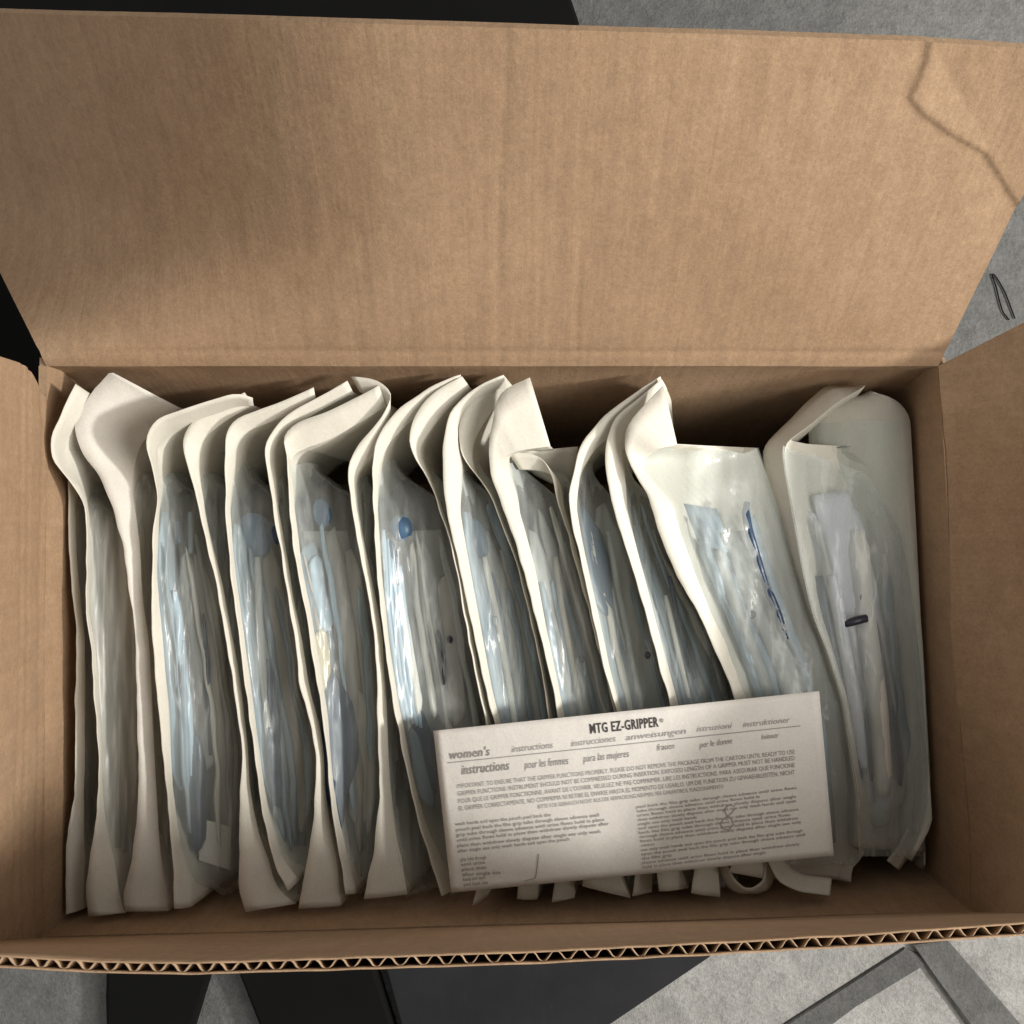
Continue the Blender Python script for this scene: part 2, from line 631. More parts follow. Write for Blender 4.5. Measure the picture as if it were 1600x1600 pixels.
rf = panel('flap', P('FR', 0.0), P('BR', 0.0), (0.3100, 0.1250, 0.075), (0.2400, -0.177, 0.110), 70, 50, MAT['card_y'],
           soft_disp(9, 0.0025, False), (1, 0, 0), round_corner=rf_len)

# front flap: two liners and the fluting between them, its cut edge faces the camera
FLAP_Z = 0.220
NFX = 520
WAVE = 0.0077
FT = 0.0038


def front_top(x):
    u = (x + 0.275) / 0.55
    px = 800 + x * F / (CAM_H - FLAP_Z)
    prof = np.interp(px, [-300, 0, 150, 300, 500, 800, 1100, 1350, 1600, 1900], [1490, 1492, 1500, 1503, 1497, 1487, 1473, 1460, 1441, 1425])
    k = (CAM_H - FLAP_Z) / F
    return np.array([x, -(prof - 800) * k, FLAP_Z])


xs = np.linspace(-0.268, 0.268, NFX)


def front_pt(x, t, off):
    fx = np.interp(x, [-0.268, 0.268], [RIM['FL'][0], RIM['FR'][0]])
    u = (fx - RIM['FL'][0]) / (RIM['FR'][0] - RIM['FL'][0])
    base = np.array([fx, RIM['FL'][1] + u * (RIM['FR'][1] - RIM['FL'][1]), 0.0])
    top = front_top(x)
    p = base * (1 - t) + top * t
    p = p + np.array([0, -off, 0])
    if t > 0.97:
        jag = 0.0010 * noise.noise(Vector((x * 90, off * 300, 2.2)))
        p[1] += 0.5 * jag
        p[2] += jag * 0.6
    return p


def liner(off, mat, name, parent):
    NV = 14
    v, f = [], []
    for j in range(NV + 1):
        for x in xs[::3]:
            d = 0.0010 * noise.noise(Vector((x * 7, j * 0.2, off * 40 + 4)))
            v.append(front_pt(x, j / NV, off - d))
    return mesh_obj(name, v, grid_faces(NV + 1, len(xs[::3])), mat, parent, True, 0.0006, 0.0, root=box)


ff = liner(0.0003, MAT['card_x'], 'flap', box)
ff['label'] = 'front flap showing its corrugated cut edge'
liner(FT, MAT['card_x'], 'outer_liner', ff)
v = []
rows = [0.0, 0.5, 0.9, 0.985, 0.996]
for t in rows:
    for x in xs:
        ph = 2 * math.pi * x / WAVE + 2.2 * noise.noise(Vector((x * 22, 0.2, 0.7)))
        a = math.sin(ph)
        a = math.copysign(abs(a) ** 0.8, a)
        amp = 0.46 - 0.10 * abs(noise.noise(Vector((x * 40, 3.3, 0.1))))
        v.append(front_pt(x, t, FT * (0.5 + amp * a)))
mesh_obj('fluting', v, grid_faces(len(rows), NFX), MAT['card_edge'], ff, True, 0.00042, 0.0, root=box)

# ------------------------------------------------------------------ pouches
Z0 = -0.014
POUCHES = []


def interp_at(py, ys, xs_):
    o = np.argsort(ys)
    return np.interp(py, np.asarray(ys)[o], np.asarray(xs_)[o])


class Pouch:
    def __init__(s, E, S, label, zE=Z0, zS=None, film=(722, 1396), Fx=None, lean=0.12, mat='paper', filmmat='film', zlift=None, zF=-0.040, deep=-0.105, dS=0.007, topS=None, kS=0.62):
        n = 84
        EE = np.array(E, float)
        SS = np.array(S, float)
        zc = np.zeros(len(EE)) + zE
        if zlift:
            for i, dz in zlift.items():
                zc[i] += dz
        both = np.column_stack([EE, SS, zc])
        r = resample(both, n, 3)
        if Fx is None:
            kk = np.interp(r[:, 3], [720, 800, 1230, 1340], [1.0, kS, kS, 1.0])[:, None]
            r[:, 2:4] = r[:, :2] + (r[:, 2:4] - r[:, :2]) * kk
        s.E, s.S, s.zE = r[:, :2], r[:, 2:4], r[:, 4]
        s.zS = s.zE - dS if zS is None else np.full(n, zS)
        if topS:
            s.zS = s.zS - topS * np.clip((760 - s.S[:, 1]) / 60.0, 0, 1)
        s.label, s.film, s.Fx, s.lean = label, film, Fx, lean
        s.mat, s.filmmat, s.zF, s.deep = mat, filmmat, zF, deep
        s.i = len(POUCHES)
        POUCHES.append(s)

    def sx(s, py):
        m = s.S[:, 1] > 700
        return interp_at(py, s.S[m, 1], s.S[m, 0])

    def ex(s, py):
        m = s.E[:, 1] > 700
        return interp_at(py, s.E[m, 1], s.E[m, 0])

    def zs(s, py):
        m = s.S[:, 1] > 700
        return interp_at(py, s.S[m, 1], s.zS[m])

    def fx(s, py, nxt):
        a = s.sx(py)
        if s.Fx is not None:
            return float(np.interp(py, [p[1] for p in s.Fx], [p[0] for p in s.Fx]))
        e = nxt.ex(py) if nxt is not None else a + 60
        return max(e + 9, a + 30)

    def film_z(s, px, py, nxt):
        a, b = s.sx(py), s.fx(py, nxt)
        t = max(0.0, min(1.0, (px - a) / (b - a)))
        return s.prof(t, py)

    def fnoise(s, px, py, t):
        i, wide = s.i, s.Fx is not None
        y0, y1 = s.film
        amp = min(1.0, 4 * t) * (1.0 if not wide else min(1.0, 4 * (1 - t)))
        z = amp * (0.0036 * noise.noise(Vector((px * 0.045 + (0.0036 * py if wide else 0.0), py * 0.0035, i * 7.7)))
                   + 0.0018 * noise.noise(Vector((px * 0.12, py * 0.010, i * 5.1 + 2)))
                   + 0.0006 * noise.noise(Vector((px * 0.25, py * 0.030, i * 2.3 + 9))))
        if wide:
            if i == 17 and py < 860:
                cr = max(0, min(1, (860 - py) / 70.0)) * amp
                z += cr * 0.0030 * noise.noise(Vector(((px * 0.5 + py) * 0.022, (px - py * 0.5) * 0.008, 4.4)))
            if i == 18:
                z += 0.003 * amp * noise.noise(Vector(((px - 0.16 * py) * 0.035, py * 0.004, 8.8)))
            z += 0.008 * math.sin(math.pi * max(0.0, min(1.0, t))) ** 0.8 * min(1, max(0, py - y0) / 120.0) * min(1, max(0, (y1 - py)) / 120.0)
        return z

    def prof(s, t, py):
        zs = s.zs(py)
        return zs + (s.zF - zs) * (0.6 * t + 0.4 * t ** 0.5) if s.zF < zs else zs


G = 'paper backed clear pouches filed in the box'
Pouch([(114, 690), (104, 755), (107, 860), (118, 960), (119, 1000), (117, 1240), (105, 1310), (92, 1390), (80, 1436)],
      [(132, 700), (122, 760), (125, 860), (134, 960), (140, 1000), (140, 1230), (134, 1310), (130, 1390), (130, 1430)],
      'outermost pouch pressed against the left box wall, only its white paper edge showing', zE=-0.020)
Pouch([(118, 600), (95, 645), (78, 685), (80, 715), (100, 742), (122, 768), (134, 795), (135, 870), (134, 960), (142, 1010), (150, 1110), (155, 1210), (152, 1270), (143, 1330), (133, 1390), (138, 1432)],
      [(152, 622), (127, 660), (100, 690), (100, 722), (118, 750), (136, 775), (143, 800), (142, 870), (142, 960), (149, 1010), (157, 1110), (163, 1210), (165, 1270), (175, 1330), (185, 1390), (196, 1434)],
      'second pouch from the left wall, its top end curled over the box rim', topS=0.012, zE=-0.013, zlift={0: .016, 1: .02, 2: .022, 3: .02, 4: .012, 5: .004}, filmmat='film_matte', film=(760, 1400))
Pouch([(177, 574), (150, 605), (116, 648), (118, 690), (130, 712), (150, 735), (172, 780), (192, 850), (203, 930), (212, 1000), (214, 1100), (216, 1220), (212, 1300), (205, 1350), (190, 1403), (196, 1424)],
      [(278, 636), (250, 660), (222, 690), (212, 715), (208, 740), (205, 765), (213, 800), (219, 860), (222, 930), (233, 1000), (238, 1100), (243, 1220), (248, 1300), (252, 1350), (258, 1400), (262, 1424)],
      'pouch with the broad bright white pointed top corner near the left end', mat='paper_cool', filmmat='film_matte', zlift={0: .008, 1: .006, 2: .006, 3: .006, 4: .004}, topS=0.020, kS=0.98)
Pouch([(395, 622), (370, 612), (300, 635), (240, 655), (225, 685), (231, 712), (243, 745), (246, 780), (240, 830), (236, 900), (238, 1000), (250, 1130), (262, 1250), (270, 1340), (272, 1420)],
      [(398, 642), (376, 634), (307, 657), (257, 677), (243, 702), (244, 722), (250, 750), (251, 785), (250, 830), (250, 900), (264, 1000), (272, 1130), (276, 1250), (284, 1340), (295, 1418)],
      'pouch right of the bright pointed one, slate blue contents above a white card', zE=-0.010, topS=0.010, zlift={1: .008, 2: .012, 3: .016, 4: .014, 5: .008})
Pouch([(382, 613), (340, 632), (300, 655), (282, 690), (290, 720), (305, 770), (318, 830), (335, 900), (350, 980), (358, 1030), (368, 1090), (380, 1170), (376, 1240), (374, 1310), (372, 1390), (384, 1425)],
      [(395, 633), (352, 657), (320, 682), (305, 707), (309, 730), (322, 780), (333, 840), (352, 910), (365, 980), (376, 1030), (384, 1090), (391, 1170), (400, 1250), (410, 1310), (432, 1390), (462, 1412)],
      'pouch with a bright slanting edge and a wide bell shaped front end, fifth from left')
Pouch([(490, 605), (440, 628), (365, 655), (350, 680), (352, 720), (352, 780), (357, 850), (363, 920), (374, 1000), (386, 1090), (398, 1180), (410, 1270), (425, 1340), (450, 1392)],
      [(495, 627), (446, 650), (382, 674), (364, 697), (362, 725), (362, 780), (366, 850), (375, 920), (387, 1000), (399, 1090), (410, 1180), (422, 1270), (440, 1340), (468, 1375)],
      'sixth pouch from left, dark blue blob high behind its film')
Pouch([(543, 595), (500, 620), (450, 645), (420, 680), (410, 705), (420, 750), (437, 850), (450, 940), (462, 1000), (470, 1080), (488, 1140), (495, 1180), (493, 1240), (487, 1300), (475, 1370), (466, 1420)],
      [(552, 613), (509, 636), (464, 663), (432, 690), (420, 710), (430, 750), (447, 850), (464, 940), (478, 1000), (492, 1080), (508, 1140), (512, 1180), (514, 1240), (520, 1300), (528, 1370), (530, 1416)],
      'seventh pouch from left, paper edge kinked halfway beside the big blue packet')
Pouch([(592, 602), (545, 628), (500, 648), (460, 660), (440, 682), (450, 722), (453, 800), (462, 880), (476, 950), (492, 1040), (505, 1120), (512, 1200), (520, 1280), (532, 1350), (540, 1398)],
      [(604, 634), (555, 664), (508, 690), (476, 700), (453, 712), (456, 738), (464, 800), (474, 880), (488, 950), (503, 1040), (515, 1120), (521, 1200), (531, 1280), (545, 1350), (556, 1396)],
      'eighth pouch from left, holding the large dark blue packet low down')
Pouch([(548, 588), (590, 592), (617, 618), (590, 660), (555, 700), (542, 730), (546, 765), (560, 850), (575, 930), (586, 1000), (590, 1100), (593, 1250), (585, 1330), (568, 1405)],
      [(562, 612), (595, 622), (614, 642), (600, 690), (570, 725), (554, 745), (560, 780), (574, 850), (592, 930), (602, 1000), (612, 1100), (618, 1250), (625, 1330), (636, 1398)],
      'ninth pouch from left, its top edge curled back over itself')
Pouch([(720, 584), (670, 605), (620, 640), (590, 680), (582, 715), (584, 800), (590, 900), (600, 1000), (615, 1100), (635, 1200), (655, 1290), (675, 1350), (690, 1400)],
      [(722, 602), (682, 624), (642, 657), (606, 692), (592, 722), (593, 800), (600, 900), (611, 1000), (627, 1100), (646, 1200), (668, 1290), (690, 1350), (706, 1392)],
      'pouch showing a round blue tip and ribbed pale blue stack, left of the leaflet')
Pouch([(722, 588), (680, 610), (645, 650), (637, 690), (650, 720), (668, 745), (685, 790), (700, 835), (712, 880), (722, 940), (738, 1030), (755, 1110), (775, 1200), (770, 1300), (738, 1415)],
      [(735, 606), (700, 637), (672, 672), (653, 700), (660, 725), (676, 750), (693, 795), (708, 840), (720, 885), (732, 940), (748, 1030), (765, 1110), (790, 1200), (795, 1300), (762, 1400)],
      'thin bright edged pouch reaching down to the left part of the leaflet title side')
Pouch([(787, 585), (740, 605), (705, 640), (693, 680), (691, 740), (697, 800), (710, 850), (726, 920), (742, 1000), (760, 1080), (775, 1140), (800, 1240), (815, 1320), (808, 1405)],
      [(790, 600), (750, 625), (720, 655), (712, 690), (724, 745), (732, 800), (739, 860), (750, 930), (762, 1000), (774, 1080), (790, 1140), (822, 1240), (840, 1320), (838, 1405)],
      'pouch with a broad cream strip and pale blue film in the middle of the row', zlift={3: .004, 4: .006, 5: .004})
Pouch([(788, 584), (750, 608), (722, 645), (715, 680), (722, 715), (764, 765), (792, 840), (813, 900), (828, 960), (845, 1040), (858, 1120), (870, 1240), (872, 1330), (862, 1415)],
      [(800, 602), (772, 637), (748, 672), (735, 702), (740, 735), (774, 780), (800, 845), (820, 905), (834, 960), (850, 1040), (866, 1120), (886, 1240), (895, 1330), (898, 1412)],
      'pouch tucked close behind the tall square cornered paper end, mid row', zE=-0.018)
Pouch([(828, 590), (785, 608), (771, 640), (765, 690), (764, 735), (784, 788), (806, 850), (822, 905), (840, 975), (860, 1060), (874, 1130), (895, 1230), (912, 1320), (912, 1375), (910, 1385)],
      [(860, 697), (834, 700), (808, 704), (787, 714), (800, 745), (820, 780), (834, 835), (846, 885), (858, 970), (876, 1060), (889, 1130), (912, 1230), (945, 1320), (975, 1380), (985, 1410)],
      'pouch with a tall square cornered cream end standing against the back wall', zlift={0: .006, 1: .008, 2: .008, 3: .006})
Pouch([(795, 708), (822, 706), (848, 715), (862, 740), (872, 785), (887, 832), (905, 900), (922, 960), (945, 1050), (962, 1120), (985, 1230), (1000, 1320), (988, 1400)],
      [(812, 735), (838, 735), (872, 745), (880, 762), (886, 800), (900, 845), (916, 900), (932, 960), (955, 1050), (972, 1120), (1000, 1230), (1020, 1320), (1018, 1400)],
      'low pouch whose paper end is folded down into a small white flap', zE=-0.022)
Pouch([(1032, 588), (985, 618), (938, 655), (907, 695), (900, 730), (886, 775), (896, 830), (914, 905), (930, 980), (948, 1060), (966, 1120), (985, 1230), (1020, 1320), (1030, 1393)],
      [(1036, 600), (1000, 640), (960, 675), (925, 705), (906, 740), (906, 785), (914, 840), (926, 900), (941, 970), (961, 1060), (978, 1120), (1010, 1230), (1050, 1320), (1075, 1388)],
      'leftmost of the three fanned pouch ends right of centre, deep blue wedge inside')
Pouch([(1034, 592), (995, 625), (962, 650), (947, 690), (945, 730), (958, 790), (975, 850), (992, 900), (1010, 965), (1036, 1060), (1052, 1120), (1075, 1230), (1090, 1320), (1080, 1395)],
      [(1042, 607), (1006, 646), (980, 680), (968, 710), (985, 760), (996, 810), (1006, 860), (1016, 905), (1031, 966), (1056, 1060), (1072, 1120), (1098, 1230), (1118, 1320), (1125, 1405)],
      'middle of the three fanned pouch ends right of centre', zE=-0.012)
Pouch([(1036, 602), (1000, 640), (976, 672), (975, 700), (990, 740), (1012, 770), (1032, 840), (1055, 895), (1091, 957), (1115, 1010), (1137, 1060), (1155, 1110), (1180, 1230), (1155, 1330), (1138, 1362)],
      [(1058, 694), (1042, 698), (1022, 702), (998, 716), (1016, 748), (1050, 787), (1072, 845), (1090, 900), (1114, 960), (1136, 1010), (1156, 1060), (1172, 1110), (1200, 1230), (1205, 1330), (1190, 1372)],
      'wide pouch lying over to the right with crumpled film and a curved blue tube', zE=-0.010, zlift={0: .004, 1: .006, 2: .006},
      film=(702, 1350), Fx=[(1180, 690), (1186, 705), (1215, 790), (1245, 900), (1270, 960), (1300, 1030), (1328, 1100), (1345, 1250), (1350, 1330), (1330, 1352)], zF=-0.030, filmmat='film_wide')
Pouch([(1345, 588), (1285, 605), (1240, 650), (1196, 692), (1190, 718), (1210, 790), (1236, 880), (1258, 950), (1280, 1010), (1305, 1090), (1325, 1230), (1325, 1320)],
      [(1352, 603), (1308, 628), (1268, 662), (1224, 694), (1226, 722), (1240, 800), (1256, 890), (1272, 960), (1296, 1020), (1320, 1100), (1340, 1240), (1345, 1325)],
      'large pouch at the right end with a dark dash printed behind shiny film', zE=-0.034, zS=-0.020,
      film=(702, 1338), Fx=[(1330, 700), (1356, 722), (1386, 790), (1412, 840), (1426, 900), (1440, 1000), (1448, 1080), (1462, 1190), (1455, 1260), (1438, 1335)], zF=-0.040, filmmat='film_wide')


# generic stacks of wrapping inside the visible films: (pouch index, [(material, x fraction, width fraction, y0, y1)])
def build_pouch(i, s):
    nxt = POUCHES[i + 1] if i + 1 < len(POUCHES) else None
    mid = at(s.S[42, 0], s.S[42, 1], s.deep)
    root = empty('sterile_pouch', (mid[0], mid[1], s.deep - 0.004), s.label, 'pouch', G)
    n = len(s.E)
    rows = []
    # across the sheet: edge, flange, then down into the box
    us = [0, 0.33, 0.66, 1.0]
    wide = s.Fx is not None
    for k in range(n):
        jx = 2.2 * noise.noise(Vector((k * 0.35, 0.3, i * 2.9))) if 3 < k < n - 3 else 0.0
        E = clamp_in(at(s.E[k, 0] + jx, s.E[k, 1], s.zE[k]))
        S = clamp_in(at(s.S[k, 0], s.S[k, 1], s.zS[k]))
        row = []
        for u in us:
            p = E * (1 - u) + S * u
            p = p + np.array([0, 0, 0.0004 * math.sin(u * math.pi) + 0.0010 * noise.noise(Vector((k * 0.13, u * 1.5, i * 3.7))) + 0.0005 * noise.noise(Vector((k * 0.45, u * 2.5, i * 1.7)))])
            row.append(p)
        py = s.S[k, 1]
        if wide and py > 690:
            b = s.fx(py, nxt)
            a = s.S[k, 0]
            for t in (0.12, 0.3, 0.5, 0.7, 0.85, 1.0):
                px = a + (b - a) * t
                z = s.zS[k] + (s.zF - 0.004 - s.zS[k]) * t - 0.016 * math.sin(t * math.pi) ** 0.7
                q = clamp_in(at(px, py + 6 * t, z))
                q[2] += 0.0008 * noise.noise(Vector((px * 0.02, py * 0.006, i)))
                row.append(q)
            for dz in (0.02, 0.045, 0.06):
                q = row[9] + np.array([0.01 * dz / 0.06, 0, -dz])
                row.append(clamp_in(q))
        else:
            d0 = S
            span = d0[2] - s.deep
            for t in (0.015, 0.06, 0.16, 0.3, 0.45, 0.6, 0.75, 0.9, 1.0):
                ln_ = d0[0] / (CAM_H - d0[2]) - 0.04
                wv = max(min(1.0, max(0.0, (800 - py) / 90.0)), min(1.0, max(0.0, (py - 1270) / 90.0)))
                ln_ = ln_ * (1 - wv) + 0.20 * wv
                q = d0 + np.array([ln_ * span * t, -0.006 * t if py < 700 else 0, -span * t])
                q[0] += 0.0012 * noise.noise(Vector((k * 0.08, t * 2, i * 1.9)))
                row.append(clamp_in(q))
        rows.append(row)
    verts = [p for r in rows for p in r]
    mesh_obj('paper_backing', verts, grid_faces(n, 13), MAT[s.mat], root, True, 0.0004, 0.0, sharp=0.45)

    # clear film sealed to the flange, bulging to the right over the contents
    y0, y1 = s.film
    NV, NU = 120, 22
    fv = []
    for r in range(NV + 1):
        py = y0 + (y1 - y0) * r / NV
        a = s.sx(py) - 3
        b = s.fx(py, nxt)
        if not wide:
            g = min(1.0, (py - y0) / 75.0)
            b = a + (b - a) * (0.35 + 0.65 * g * g * (3 - 2 * g))
        # film's own top edge is wavy
        edge = 1.0 if r > 4 else r / 4.0
        for c in range(NU + 1):
            t = c / NU
            px = a + (b - a) * t
            pyy = py + (10 * noise.noise(Vector((px * 0.03, 0.5, i))) if r < 6 else 0) * (1 - r / 6.0)
            z = s.prof(t, py) + 0.0008
            z += s.fnoise(px, pyy, t)
            if wide and i == 18:
                pyy += 26 * t * max(0.0, 1 - r / 18.0)
            tail_ = max(0.0, (r - (NV - 7)) / 7.0)
            if not wide and tail_ > 0:
                pyy += tail_ * 16 * noise.noise(Vector((px * 0.035, 2.5, i * 3.3)))
                z -= 0.010 * tail_ * tail_
            fv.append(clamp_in(at(px, pyy, z)))
        if not wide:
            last = fv[-1]
            fv.append(clamp_in(last + np.array([0.001, 0, -0.02])))
            fv.append(clamp_in(last + np.array([-0.004, 0, -0.045])))
    nc = NU + 1 + (0 if wide else 2)
    mesh_obj('clear_film', fv, grid_faces(NV + 1, nc), MAT[s.filmmat], root)
    s.root, s.nxt, s.idx, s.wide = root, nxt, i, wide
    return root


for i, s in enumerate(POUCHES):
    build_pouch(i, s)


# ------------------------------------------------------------------ contents seen through the film
def inner_z(s, px, py, depth):
    a, b = s.sx(py), s.fx(py, s.nxt)
    t = max(0.0, min(1.0, (px - a) / (b - a)))
    z = s.prof(t, py) - depth + s.fnoise(px, py, t)
    return z


def strip(s, name, line, wid, mat, depth=0.005, wob=2.0, thick=0.0006, curl=0.002):
    """a folded strip of wrapping that follows the inside of the film; widths in photograph pixels"""
    sd = random.random() * 50
    slant = random.uniform(-1.0, 1.0)
    L = resample([(*p, w) for p, w in zip(line, wid if hasattr(wid, '__len__') else [wid] * len(line))], 36, 2)
    v = []
    NC = 7
    for k, (x, y, w_) in enumerate(L):
        for c in range(NC):
            t = c / (NC - 1) - 0.5
            tap = min(1.0, 0.45 + 0.2 * k, 0.45 + 0.2 * (35 - k)) if w_ < 45 else 1.0
            px = x + w_ * tap * t + wob * noise.noise(Vector((y * 0.02, t * 0.8, sd)))
            y_ = y + slant * t * min(w_, 16) * (1 if min(k, 35 - k) < 6 else 0.3)
            z = inner_z(s, px, y_, depth) - curl * (4 * t * t) + 0.0008 * noise.noise(Vector((y * 0.015, t * 3, sd + 9)))
            v.append(clamp_in(at(px, y_, z)))
    return mesh_obj(name, v, grid_faces(36, NC), MAT[mat], s.root, True, thick, 0.0)


def pipe(s, name, line, rpx, mat, depth=0.005):
    L = resample(line, 34, 3)
    pts = [clamp_in(at(x, y, inner_z(s, x, y, depth))) for x, y in L]
    v, f = tube(pts, [rpx / 2850.0 * (1 if 1 < k < 32 else 0.75) for k in range(34)], 10)
    return mesh_obj(name, v, f, MAT[mat], s.root)


def blob(s, name, px, py, rx, ry, mat, depth=0.005, rot=0.0, squash=0.6):
    c = at(px, py, inner_z(s, px, py, depth))
    k = (CAM_H - c[2]) / F
    v, f = [], []
    NA, NB = 16, 10
    cr, sr = math.cos(rot), math.sin(rot)
    for i in range(NB + 1):
        ph = math.pi * i / NB
        for j in range(NA):
            th = 2 * math.pi * j / NA
            x, y, z = math.sin(ph) * math.cos(th), math.cos(ph), math.sin(ph) * math.sin(th)
            m = 1 + 0.10 * noise.noise(Vector((x * 1.6 + px, y * 1.6, z * 1.6)))
            x, y = x * rx * k * m, y * ry * k * m
            v.append(c + np.array([cr * x - sr * y, sr * x + cr * y, z * rx * k * squash]))
    for i in range(NB):
        for j in range(NA):
            l = (j + 1) % NA
            f.append((i * NA + j, i * NA + l, (i + 1) * NA + l, (i + 1) * NA + j))
    return mesh_obj(name, v, f, MAT[mat], s.root)


def stack(s, spec, y0, y1, seed):
    """side by side folds of wrapping filling a pouch; spec = [(name, material, t0, t1, depth, y from, y to)]"""
    random.seed(seed)
    for name, mat, t0, t1, dep, ya, yb in spec:
        line, wid = [], []
        for k in range(9):
            py = ya + (yb - ya) * k / 8
            a, b = s.sx(py), s.fx(py, s.nxt) - (14 if not s.wide else 0)
            line.append((a + (b - a) * (t0 + t1) / 2, py))
            wid.append(max(5.0, (b - a) * (t1 - t0)))
        strip(s, name, line, wid, mat, dep)


PP = POUCHES
# turned-down paper end of the low pouch in the middle
pf = []
for a in range(9):
    for b in range(9):
        u, t = a / 8, b / 8
        px = (795 * (1 - u) + 903 * u) * (1 - t) + (835 * (1 - u) + 896 * u) * t
        py = (708 * (1 - u) + 698 * u) * (1 - t) + (742 * (1 - u) + 772 * u) * t
        pf.append(clamp_in(at(px, py, -0.030 - 0.022 * t + 0.003 * math.sin(u * 5))))
mesh_obj('turned_down_end', pf, grid_faces(9, 9), MAT['paper'], PP[14].root, True, 0.00045, 0.0)
# lining of every visible pouch
random.seed(3)
for i, s in enumerate(PP):
    if i in (0, 2, 4, 6, 8, 12, 14):
        continue
    top = 800 if i not in (17, 18) else 790
    bot = 1340 if i not in (17, 18) else 1300
    if i == 1:
        spec = [('folded_drape', 'grey', 0.0, 0.60, .007, 860, 1400), ('folded_wrap', 'taupe', 0.55, 0.95, .006, 900, 1360)]
    elif i == 3:
        spec = [('folded_glove', 'slate', -0.02, 0.36, .006, 800, 1235), ('catheter_sleeve', 'blue_dark', 0.32, 0.55, .008, 1040, 1335),
                ('folded_wrap', 'grey', 0.42, 0.70, .0055, 865, 1200), ('folded_wrap', 'taupe', 0.66, 0.98, .006, 870, 1330)]
    elif i == 5:
        spec = [('folded_glove', 'slate', -0.02, 0.32, .006, 820, 1250), ('catheter_sleeve', 'blue_dark', 0.34, 0.52, .009, 1000, 1300),
                ('folded_wrap', 'grey', 0.32, 0.60, .0065, 830, 1330), ('folded_wrap', 'taupe', 0.60, 0.98, .006, 850, 1300), ('folded_drape', 'slate', 0.2, 0.9, .013, 850, 1370)]
    elif i == 7:
        spec = [('folded_glove', 'slate', -0.02, 0.36, .006, 850, 1050), ('folded_wrap', 'taupe', 0.45, 0.75, .0055, 830, 1330),
                ('folded_wrap', 'taupe', 0.72, 0.99, .007, 860, 1300), ('folded_drape', 'grey', 0.1, 0.9, .013, 830, 1340)]
    elif i == 9:
        spec = [('folded_drape', 'grey', 0.05, 0.95, .014, 830, 1150)]
    elif i == 11:
        spec = [('folded_drape', 'slate', -0.02, 0.40, .005, 800, 1320), ('folded_wrap', 'grey', 0.38, 0.75, .006, 830, 1320), ('folded_wrap', 'taupe', 0.72, 1.0, .007, 860, 1320)]
    elif i == 13:
        spec = [('folded_wrap', 'grey', -0.02, 0.40, .006, 830, 1320), ('folded_drape', 'grey', 0.36, 0.72, .007, 800, 1320), ('folded_wrap', 'taupe', 0.7, 1.0, .006, 850, 1320)]
    elif i == 15:
        spec = [('folded_drape', 'slate', -0.02, 0.45, .005, 850, 1320), ('folded_wrap', 'grey', 0.40, 1.0, .006, 790, 1320)]
    elif i == 16:
        spec = [('folded_wrap', 'slate', -0.02, 0.5, .006, 820, 1320), ('folded_drape', 'grey', 0.45, 1.0, .008, 870, 1320)]
    elif i == 10:
        spec = [('folded_wrap', 'grey', 0.1, 0.9, .006, 850, 1300)]
    elif i == 17:
        spec = [('folded_drape', 'slate', 0.05, 0.42, .009, 790, 1300), ('folded_glove', 'grey', 0.36, 0.70, .008, 830, 1320)]
    elif i == 18:
        spec = [('folded_glove', 'lilac', 0.02, 0.30, .010, 800, 1260), ('folded_drape', 'lilac', 0.24, 0.64, .008, 770, 1270)]
    else:
        spec = []
    stack(s, spec, top, bot, i)
    # many thin loose folds of wrapping and film between the larger pieces
    nf = {1: 2, 3: 4, 5: 4, 7: 3, 9: 3, 11: 4, 13: 4, 15: 3, 16: 4, 17: 2, 18: 3}.get(i, 0)
    random.seed(100 + i)
    for q in range(nf):
        t = (q + random.uniform(0.2, 0.8)) / nf
        ya = random.uniform(785, 930)
        yb = random.uniform(1180, 1350) if i < 9 or i > 16 else random.uniform(1130, 1300)
        drift = random.uniform(-0.10, 0.10)
        line, wid = [], []
        for k in range(8):
            py = ya + (yb - ya) * k / 7
            a, b = s.sx(py), s.fx(py, s.nxt) - (14 if not s.wide else 8)
            line.append((a + (b - a) * max(0.03, min(0.97, t + drift * (k / 7 - 0.5))), py))
            wid.append(random.uniform(6, 12) * (1.5 if s.wide else 1.0))
        mat = random.choice(['grey', 'slate', 'offwhite', 'blue_pale', 'taupe', 'slate', 'slate', 'blue_dark'])
        strip(s, 'loose_fold', line, wid, mat, random.uniform(0.0015, 0.0055), 4.0, 0.0004, 0.0012)

s = PP[3]
pipe(s, 'tube_end', [(276, 812), (279, 850)], 5, 'blue_dark', .003)
pipe(s, 'tube_end', [(297, 800), (298, 865)], 4, 'slate', .003)
strip(s, 'dark_sleeve', [(306, 1150), (311, 1220), (310, 1330)], [14, 28, 22], 'blue_dark', .0006, 1.0)
strip(s, 'white_card', [(336, 1285), (336, 1352)], 50, 'offwhite', .0035, 0.5, curl=0.0)
pipe(s, 'catheter_tube', [(285, 1000), (288, 1100), (292, 1230)], 6, 'slate', .003)
pipe(s, 'catheter_tube', [(320, 1010), (326, 1080), (329, 1180)], 3, 'black', .004)
strip(s, 'dark_sleeve', [(318, 960), (322, 1040), (326, 1120)], [5, 12, 8], 'blue_dark', .002, 1.0)
s = PP[5]
strip(s, 'dark_sleeve', [(418, 1030), (426, 1120), (432, 1260)], [10, 22, 18], 'blue_dark', .0006, 1.0)
blob(s, 'funnel_tip', 398, 836, 28, 36, 'blue', .0055, 0.2, 0.25)
blob(s, 'funnel_cap', 420, 830, 13, 24, 'blue_dark', .003, 0.7)
pipe(s, 'catheter_tube', [(402, 870), (405, 960), (412, 1060), (424, 1180)], 6, 'grey', .003)
s = PP[7]
